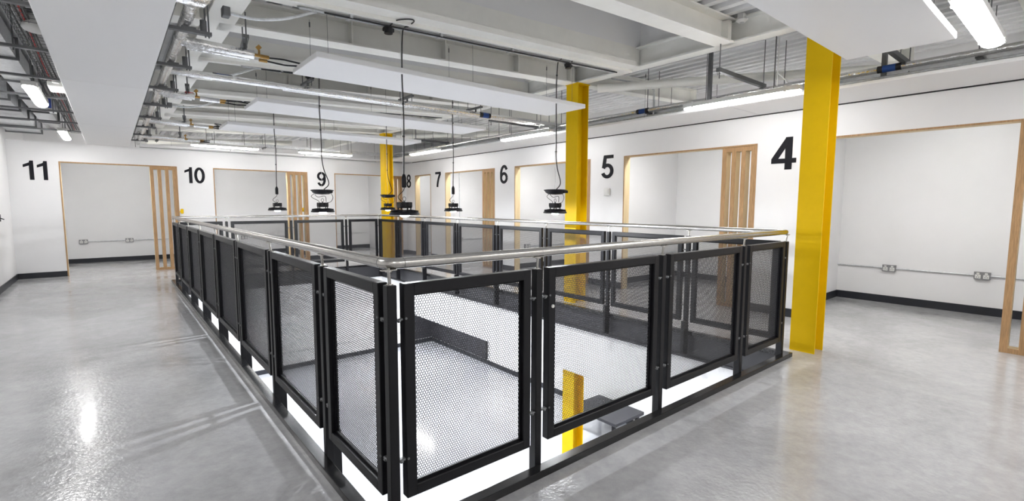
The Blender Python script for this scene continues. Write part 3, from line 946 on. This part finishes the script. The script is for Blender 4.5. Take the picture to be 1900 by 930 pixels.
# conduits crossing the void under the lipped beams
for i, y in enumerate((2.08, 4.03, 6.01)):
    o = empty('conduit_run', (1.8, y, roofz(1.8)))
    b = MB()
    zc = lambda x: roofz(x, -.012)
    b.tube(smooth_path([(-.12, y+.0, zc(-.1)-.13), (.05, y, zc(0)-.135), (.25, y, zc(.2)-.09), (.45, y, zc(.4)-.01), (.6, y, zc(.6)), (3.9, y, zc(3.9))], 6), .0105, 8)
    b.tube([(.6, y+.03, zc(.6)+.002), (3.9, y+.03, zc(3.9)+.002)], .0105, 8)
    b.build('conduit_tube', 'galv', o)
    b = MB(); b.tube([(.5, y-.03, zc(.5)-.012), (2.2, y-.03, zc(2.2)-.016), (3.9, y-.03, zc(3.9)-.012)], .007, 6); b.build('clipped_cable', 'cable', o)
    for x in (.7, 1.5, 2.3, 3.1): b = MB(); b.box(x-.012, x+.012, y-.045, y+.05, zc(x)-.014, zc(x)+.014); b.tube([(x, y, zc(x)), (x, y, zc(x)+.03)], .012, 8); b.build('saddle', 'galv', o)
    b = MB(); b.cbox(-.16, -.115, y-.035, y+.035, zc(-.1)-.16, zc(-.1)-.10, .004); b.build('end_box', 'galvdark', o)
    tag(o, 'steel conduit with a black cable crossing under the %s lipped beam' % names[i], 'conduit')

# long foil lagged pipe across the void
o = empty('lagged_pipe', (2, 3.95, 2.6))
b = MB(); b.tube([(-.35, 3.93, 2.57), (5.1, 3.97, 2.60)], .034, 14); b.tube([(.7, 4.0, 2.56), (5.1, 4.05, 2.585)], .017, 10)
b.build('foil_lagging', 'foil', o)
for x in (.13, 3.36):
    b = MB(); b.tube([(x-.05, 3.94, 2.575 if x < 1 else 2.588), (x+.05, 3.94, 2.575 if x < 1 else 2.588)], .0365, 14); b.build('blue_band', 'blue', o)['label'] = 'blue band between black edges'
    for s in (-1, 1):
        b = MB(); b.tube([(x+s*.05, 3.94, 2.575 if x < 1 else 2.588), (x+s*.085, 3.94, 2.575 if x < 1 else 2.588)], .037, 14); b.build('band_edge', 'cable', o)
tag(o, 'silver foil lagged pipe crossing behind the front white panel', 'pipe')
# main lagged pipe along the left edge
o = empty('lagged_pipe', (-.35, 5, 2.53))
b = MB(); b.tube([(-.36, 1.88, 2.54), (-.345, 2.0, 2.535), (-.34, 4, 2.53), (-.33, 6, 2.52), (-.32, YB-.05, 2.5)], .037, 14)
b.tube([(-.52, 1.85, 2.55), (-.30, 1.88, 2.56), (-.27, 1.9, 2.6), (-.27, 1.9, 2.8)], .040, 14)
for y in (2.64, 4.7, 6.95, 8.95): b.tube([(-.34, y-.07, 2.53), (-.34, y+.07, 2.53)], .045, 12)
b.build('foil_lagging', 'foil', o)
b = MB(); b.tube([(-.43, 2.2, 2.62), (-.42, YB-.1, 2.6)], .035, 12); b.build('return_pipe', 'galvdark', o)
tag(o, 'silver foil lagged main pipe running away along the left white strip', 'pipe')
for i, y in enumerate((2.25, 3.3, 4.35, 5.4, 6.45, 7.5, 8.55, 9.5)):
    b = MB(); b.bar((-.50, y, 2.475), (-.20, y, 2.475), .041, .022)
    for x in (-.235, -.215): b.tube([(x, y, 2.45), (x, y, roofz(x, -.001))], .005, 6)
    b.bar((-.37, y, 2.49), (-.29, y, 2.49), .03, .02); b.tube([(-.245, y, 2.48), (-.245, y, 2.56)], .02, 8)
    single('strut_bracket', b, 'galvdark', 'grey strut under the main silver pipe on the left, %s from the camera' % ordn[i], 'bracket', 'struts under the main silver pipe')
for i, (y, xe, rx, ry) in enumerate(((2.64, .14, .47, 2.55), (4.72, -.02, .49, 4.6), (6.95, .17, .52, 6.55), (8.95, .3, .62, 8.9))):
    o = empty('branch_pipe', (0, y, 2.5))
    b = MB(); b.tube([(-.34, y, 2.51), (xe, y, 2.5)], .036, 14); b.tube([(-.30, y+.06, 2.49), (xe-.02, y+.06, 2.485)], .022, 12)
    if i: b.tube([(xe+.05, y+.01, 2.49), (xe+.24, y+.01, 2.487)], .028, 12)
    b.build('foil_lagging', 'foil', o)
    b = MB(); xv = xe+(.02 if i == 0 else .0)
    b.tube([(xv-.02, y, 2.5), (xv+.09, y, 2.5)], .013, 10); b.tube([(xv+.02, y, 2.5), (xv+.02, y, 2.545)], .008, 8); b.bar((xv+.005, y, 2.55), (xv+.03, y, 2.575), .012, .03)
    x2 = xe+(.05 if i == 0 else .24)
    b.tube([(x2, y, 2.495), (x2+.06, y, 2.495)], .013, 10); b.tube([(x2, y+.06, 2.483), (x2+.06, y+.06, 2.483)], .013, 10)
    b.build('valve', 'brass', o)['label'] = 'brass valve'
    if i == 1: MB().bar((xe-.09, y-.03, 2.535), (xe-.01, y-.03, 2.535), .006, .006).build('valve_lever', 'red', o)['label'] = 'red lever'
    b = MB(); b.tube(smooth_path([(x2+.06, y, 2.495), (x2+.16, y-.01, 2.50), (rx-.08, ry+.05, 2.49), (rx+.06, ry, 2.468)]), .007, 8)
    b.tube(smooth_path([(x2+.06, y+.06, 2.483), (x2+.16, y+.05, 2.475), (rx-.08, ry+.08, 2.46), (rx+.06, ry+.04, 2.468)]), .007, 8)
    b.build('flexible_hose', 'cable', o)
    b = MB(); xs_ = xe-.06; b.bar((xs_-.02, y-.16, 2.585), (xs_+.02, y+.16, 2.585), .04, .025)
    for s in (-1, 1): b.tube([(xs_+s*.018, y+s*.15, 2.50), (xs_+s*.018, y+s*.15, roofz(xs_, .02))], .005, 6)
    b.tube([(xs_, y, 2.53), (xs_, y, 2.58)], .012, 8)
    b.build('strut_hanger', 'galvdark', o)
    tag(o, 'foil lagged branch pipe with brass valve, %s of four from the camera' % ordn[i], 'pipe')
# strut brackets carrying the long pipe
for x in (.95, 2.15, 3.2):
    b = MB(); b.bar((x, 3.80, 2.665), (x, 4.15, 2.665), .04, .022)
    for y in (3.82, 4.13): b.tube([(x, y, 2.60), (x, y, roofz(x, .02))], .005, 6)
    b.tube([(x, 3.94, 2.62), (x, 3.94, 2.66)], .012, 8)
    single('strut_bracket', b, 'galvdark', 'grey strut bracket carrying the long silver pipe, %s from the left' % {.95: 'first', 2.15: 'second', 3.2: 'third'}[x], 'bracket', 'strut brackets over the void')

# cable tray and pipes along the right walkway
o = empty('cable_tray', (5.08, 3, 2.6))
b = MB(); b.box(4.98, 5.18, YN+.1, YB-.3, 2.60, 2.603); b.box(4.978, 4.981, YN+.1, YB-.3, 2.60, 2.64); b.box(5.179, 5.182, YN+.1, YB-.3, 2.60, 2.64)
b.build('tray_base', 'galv', o)
for i in range(8):
    y = -2.6+i*1.65
    b = MB(); b.bar((4.93, y, 2.585), (5.23, y, 2.585), .041, .02)
    for x in (4.95, 5.21): b.tube([(x, y, 2.50), (x, y, roofz(x, .22))], .005, 6)
    b.build('tray_hanger', 'galvdark', o)
tag(o, 'grey cable tray hung along the right walkway above the strip lights', 'cable tray')
b = MB(); b.tube([(4.84, YN+.1, 2.60), (4.86, 3.97, 2.60), (4.86, YB-.4, 2.60)], .030, 12)
o = empty('lagged_pipe', (4.92, 3, 2.6)); b.build('foil_lagging', 'foil', o)
b = MB(); b.tube([(4.86, YN+.1, 2.53), (4.89, YB-.4, 2.53)], .011, 8); b.tube([(4.83, YN+.1, 2.52), (4.86, YB-.4, 2.52)], .011, 8); b.build('conduit_pair', 'galv', o)
for y in (-.36, 2.35):
    b = MB(); b.tube([(4.848, y-.05, 2.6), (4.848, y+.05, 2.6)], .033, 14); b.build('blue_band', 'blue', o)['label'] = 'blue band'
    for s in (-1, 1): b = MB(); b.tube([(4.848, y+s*.05, 2.6), (4.848, y+s*.09, 2.6)], .0335, 14); b.build('band_edge', 'cable', o)
tag(o, 'silver pipe with two conduits running along the right walkway under the roof', 'pipe')
for (x0, y0, x1, y1, z, lab) in ((3.9, .80, 5.0, .80, 2.66, 'above the nearer strip light on the right'), (3.9, 4.55, 5.0, 4.55, 2.66, 'above the strip light behind the middle yellow column'),
                                (4.1, 7.4, 5.0, 7.4, 2.66, 'near the far end of the right walkway'), (3.95, -.45, 5.2, -.45, 2.66, 'behind the panel at the nearest yellow column')):
    b = MB(); b.bar((x0, y0, z), (x1-.06, y1, z), .041, .041)
    for x in (x0+.03, x1-.09): b.tube([(x, y0, z-.08), (x, y0, roofz(x, .2))], .005, 6)
    single('strut_bracket', b, 'galvdark', 'long grey strut bracket ' + lab, 'bracket', 'strut brackets on the right')
b = MB(); b.box(4.68, 4.72, 1.30, 1.34, 2.46, roofz(4.7, .2)); single('hanger_post', b, 'galvdark', 'flat grey hanger right of the middle yellow column', 'bracket')
b = MB(); b.box(4.99, 5.03, -.30, -.26, 2.46, roofz(5, .2)); single('hanger_post', b, 'galvdark', 'flat grey hanger right of the nearest yellow column', 'bracket')
b = MB(); b.tube(smooth_path([(4.3, 2.45, 2.96), (4.75, 2.3, 2.93), (4.95, 2.28, 2.90), (4.99, 2.28, 2.84), (4.99, 2.28, 2.56)], 6), .012, 8)
single('bent_conduit', b, 'galv', 'bent grey conduit dropping to the tray beside the middle yellow column', 'conduit')
b = MB(); b.tube([(4.83, .62, 2.56), (4.83, .62, roofz(4.8, .2))], .006, 6); b.tube(smooth_path([(4.83, .62, 2.75), (4.86, .56, 2.68), (4.88, .48, 2.56)], 6), .006, 6)
single('white_cable_drop', b, 'plastic', 'white cable dropping to the nearer right strip light', 'cable')
# movement sensor below the roof at the near right
o = empty('ceiling_sensor', (4.0, .60, 3.09))
b = MB(); b.lathe([(0, -.012), (.03, -.010), (.035, 0), (.052, .004), (.055, .016), (.0, .018)], (3.93, .60, 3.07), 24); b.cbox(3.90, 3.96, .57, .63, 3.085, 3.14, .003); b.build('sensor_body', 'plastic', o)
b = MB(); b.lathe([(0, -.02), (.018, -.016), (.024, -.008), (0, -.007)], (3.93, .60, 3.07), 18); b.build('sensor_lens', 'soffit', o)
tag(o, 'round white motion sensor below the roof next to the near white panel', 'sensor')
# cable tray over the far wall
o = empty('cable_tray', (2, 9.8, 2.58))
b = MB(); b.box(-.2, 4.9, 9.72, 9.90, 2.54, 2.543); b.box(-.2, 4.9, 9.717, 9.72, 2.54, 2.60); b.box(-.2, 4.9, 9.90, 9.903, 2.54, 2.60); b.build('tray_base', 'galv', o)
for i in range(6):
    x = -.05+i*.93; b = MB(); b.bar((x, 9.68, 2.528), (x, 9.94, 2.528), .04, .02)
    for y in (9.69, 9.93): b.tube([(x, y, 2.5), (x, y, roofz(x, .2))], .0045, 6)
    b.build('tray_hanger', 'galvdark', o)
tag(o, 'grey cable tray hung in front of the far wall above the strip lights', 'cable tray')

# ---------------- left services: ducts, basket, sensor
def duct(x0, x1, y0, y1, z0, z1, label, flange=1.2, name='air_duct'):
    o = empty(name, ((x0+x1)/2, (y0+y1)/2, z0))
    b = MB(); b.box(x0, x1, y0, y1, z0, z1); b.build('duct_body', 'galv', o)
    y = y0
    while y <= y1+.01:
        b = MB(); e = .022
        b.box(x0-e, x1+e, y-.012, y+.012, z0-e, z0); b.box(x0-e, x1+e, y-.012, y+.012, z1, z1+e)
        b.box(x0-e, x0, y-.012, y+.012, z0, z1); b.box(x1, x1+e, y-.012, y+.012, z0, z1)
        b.build('flange', 'galvdark', o); y += flange
    tag(o, label, 'duct'); return o


duct(-2.08, -1.66, 6.6, 10.2, 2.56, 2.80, 'wide silver air duct in the far left corner under the roof', .9)
duct(-2.10, -1.78, .5, 6.4, 2.56, 2.82, 'silver air duct running along the left wall', 1.15)
duct(-1.60, -1.39, -1.0, 9.6, 2.66, 2.82, 'flat silver air duct right of the wall duct over the left walkway', 1.15)
b = MB(); b.lathe([(.10, 0), (.115, .01), (.115, .03), (.10, .035), (.10, .12), (.0, .12)], (-1.50, 3.55, 2.54), 28)
single('duct_spigot', b, 'galv', 'round grey duct outlet under the flat duct on the left', 'duct')
b = MB(); b.lathe([(.0, 0), (.05, .002), (.075, .012), (.085, .03), (.085, .11), (.0, .11)], (-1.135, 3.3, 2.56), 28)
b.lathe([(.088, .11), (.088, .14), (.0, .14)], (-1.135, 3.3, 2.56), 28, mi=1)
o = b.build('smoke_sounder', ['plastic', 'galvdark']); tag(o, 'round white sounder hanging at the edge of the left ceiling strip', 'sounder')
b = MB(); b.cbox(-1.22, -1.09, 5.1, 5.45, 2.50, 2.56, .01); b.tube([(-1.15, 5.0, 2.52), (-1.15, 5.0, 2.56)], .028, 16)
single('detector_unit', b, 'plastic', 'small white box under the wire basket over the left walkway', 'detector')
o = empty('wire_basket_tray', (-1.16, 4, 2.62))
b = MB()
for x, z in ((-1.27, 2.66), (-1.27, 2.60), (-1.22, 2.60), (-1.17, 2.60), (-1.12, 2.60), (-1.12, 2.66)): b.bar((x, -2, z), (x, YB-.1, z), .004, .004)
y = -2
while y < YB-.1:
    b.bar((-1.27, y, 2.60), (-1.12, y, 2.60), .0035, .0035); b.bar((-1.27, y, 2.60), (-1.27, y, 2.66), .0035, .0035); b.bar((-1.12, y, 2.60), (-1.12, y, 2.66), .0035, .0035); y += .1
b.build('basket_wires', 'galvdark', o)
b = MB()
for k in range(5): b.tube(smooth_path([(-1.24+.02*k+.01*math.sin(j*1.7+k), -1.8+j*1.3, 2.612+.004*k) for j in range(10)], 5), .006, 6, mi=1 if k == 2 else 0)
b.build('laid_cables', ['cable', 'red'], o)['label'] = 'black and red cables'
tag(o, 'wire basket with cables along the left edge of the left ceiling strip', 'cable tray')
for i, y in enumerate((.6, 2.5, 3.65, 4.8, 5.9, 7.0, 8.1, 9.2)):
    b = MB(); b.bar((XL+.0, y, 2.52), (-1.085, y, 2.52), .041, .021)
    for x in (-2.118, -1.30): b.tube([(x, y, 2.49), (x, y, roofz(x, .2))], .005, 6)
    single('strut_bracket', b, 'galvdark', 'steel strut across the left walkway under the ducts, %s from the camera' % ordn[i], 'bracket', 'struts under the left ducts')
b = MB(); b.cbox(-1.365, -1.29, 7.2, 7.5, 2.55, 2.74, .005); o = empty('duct_damper', (-1.34, 7.35, 2.6)); b.build('damper_case', 'galv', o)
b = MB(); b.box(-1.355, -1.325, 7.19, 7.2, 2.58, 2.70); b.build('blue_sticker', 'ductblue', o)['label'] = 'blue sticker'
tag(o, 'grey damper box with a blue sticker beside the left strip light', 'damper')
# ================================================================= SOCKETS, CONDUITS IN THE BOOTHS


def socket_run(axis, wallpos, u0, u1, z, sockets, label, drop=None, side=-1):
    """conduit along a wall with double sockets. axis y: wall plane x=wallpos"""
    o = empty('socket_conduit', ((wallpos, u0, z) if axis == 'y' else (u0, wallpos, z)))
    P = (lambda u, d, zz: (wallpos+side*d, u, zz)) if axis == 'y' else (lambda u, d, zz: (u, wallpos+side*d, zz))
    b = MB(); b.tube([P(u0, .016, z), P(u1, .016, z)], .010, 8)
    if drop is not None: b.tube([P(drop, .016, z), P(drop, .016, ZW)], .010, 8)
    b.build('conduit_tube', 'galv', o)
    uu = min(u0, u1)+.25
    while uu < max(u0, u1):
        b = MB(); b.tube([P(uu-.012, .016, z), P(uu+.012, .016, z)], .015, 8); b.tube([P(uu, 0, z), P(uu, .016, z)], .02, 8); b.build('saddle', 'galv', o); uu += .62
    tag(o, label[0], 'conduit')
    for i, s in enumerate(sockets):
        so = empty('double_socket', P(s, .02, z))
        def bx(b, a0, a1, d0, d1, z0, z1):
            p = P(s+a0, d0, z+z0); q = P(s+a1, d1, z+z1)
            b.cbox(min(p[0], q[0]), max(p[0], q[0]), min(p[1], q[1]), max(p[1], q[1]), p[2], q[2], .002)
        b = MB(); bx(b, -.074, .074, .0, .042, -.045, .045); b.build('socket_box', 'greyplastic', so)
        for c in (-.037, .037):
            b = MB(); bx(b, c-.026, c+.026, .041, .045, -.036, .012); b.build('outlet', 'plastic', so)
            b = MB(); bx(b, c-.013, c+.013, .044, .047, .016, .036); b.build('switch', 'plastic', so)
            b = MB()
            for dx, dz in ((0, .0), (-.010, -.018), (.010, -.018)): bx(b, c+dx-.003, c+dx+.003, .0445, .0462, dz-.005, dz+.005)
            b.build('pin_slots', 'cable', so)
        tag(so, label[1+i], 'socket', 'double sockets in the booths')


ZS = .482
socket_run('y', XO, 1.2, -2.0+.05, ZS, (.072, -.847), ('steel conduit along the back wall of booth four', 'double socket on the back wall of booth four, nearer the yellow column', 'double socket on the back wall of booth four, nearer the slatted screen'))
socket_run('x', 3.35, 5.76, XO, .46, (5.76,), ('steel conduit on the side wall of booth five with a vertical riser', 'double socket low on the side wall of booth five'), drop=5.74)
socket_run('x', 5.98, 5.95, XO, .46, (5.95,), ('steel conduit on the side wall of booth six', 'double socket low on the side wall of booth six'))
socket_run('x', 8.55, 5.95, XO, .46, (5.95,), ('steel conduit on the side wall of booth seven with a vertical riser', 'double socket low on the side wall of booth seven'), drop=5.95)
socket_run('y', XO, 10.2, 8.7, .47, (), ('steel conduit on the back wall of booth eight',))
socket_run('x', YO, -1.31, .5, ZS, (-1.31, -.50), ('steel conduit along the back wall of booth eleven', 'double socket on the back wall of booth eleven, left one', 'double socket on the back wall of booth eleven, right one'))
socket_run('x', YO, 1.86, 3.1, .45, (1.90, 2.26), ('steel conduit along the back wall of booth ten', 'double socket on the back wall of booth ten, left one', 'double socket on the back wall of booth ten, right one'))
socket_run('x', YO, 3.2, 5.3, .47, (), ('steel conduit along the back wall of booth nine',))
socket_run('x', 11.6, -1.0, 6.0, -2.55, (2.2,), ('steel conduit on the far wall of the storey below', 'double socket on the far wall of the storey below'))
b = MB(); b.cbox(XR-.03, XR, 3.318, 3.432, 1.483, 1.60, .006); b.cbox(XR-.034, XR-.03, 3.345, 3.405, 1.51, 1.575, .001)
single('wall_switch', b, 'plastic', 'square white switch plate on the wall below number five', 'switch')
b = MB(); b.cbox(XL, XL+.012, 9.05, 9.13, 1.05, 1.16, .003); b.bar((XL+.012, 9.09, 1.10), (XL+.05, 9.09, 1.08), .02, .012)
single('key_switch', b, 'blackplastic', 'small dark key switch on the left wall', 'switch')
for x, y, lab in ((.33, YB-.05, 'small yellow clip on the slatted screen edge of booth eleven'), (2.78, YB+.2, 'small yellow clip in the slatted screen of booth ten')):
    b = MB(); z = 1.18 if x < 1 else 1.20
    b.cbox(x-.03, x+.02, y-.02, y+.02, z-.05, z+.05, .01); b.tube([(x-.04, y, z-.02), (x-.01, y, z+.02)], .015, 8)
    if x > 1: b.tube([(x, y, z+.05), (x, y, 2.06)], .004, 6)
    single('yellow_clip', b, 'yellow', lab, 'clip')

# ================================================================= STOREY BELOW
o = empty('roller_shutter', (6.84, 10.1, -2.6))
b = MB(); b.box(6.80, 6.868, 8.62, 11.55, -2.83, -.92)
for k in range(13): b.box(6.792, 6.80, 8.62, 11.55, -2.80+.15*k, -2.79+.15*k)
b.box(6.15, 6.80, 11.52, 11.588, -2.83, -.92)
b.build('shutter_slats', 'darkcurtain', o)
b = MB(); b.box(6.79, 6.868, 8.60, 8.62, -2.85, -.92); b.build('shutter_guide', 'fascia', o)
tag(o, 'dark shutter wrapping the far right corner of the storey below', 'shutter')
o = empty('low_bench', (6.3, 4.0, ZL))
b = MB(); b.cbox(5.9, 6.75, 3.5, 4.6, ZL+.38, ZL+.44, .006); b.build('bench_top', 'darkcurtain', o)
for x in (5.98, 6.67):
    for y in (3.6, 4.5): b = MB(); b.cbox(x-.03, x+.03, y-.03, y+.03, ZL, ZL+.38, .003); b.build('leg', 'black', o)
tag(o, 'dark low bench standing on the storey below', 'bench')
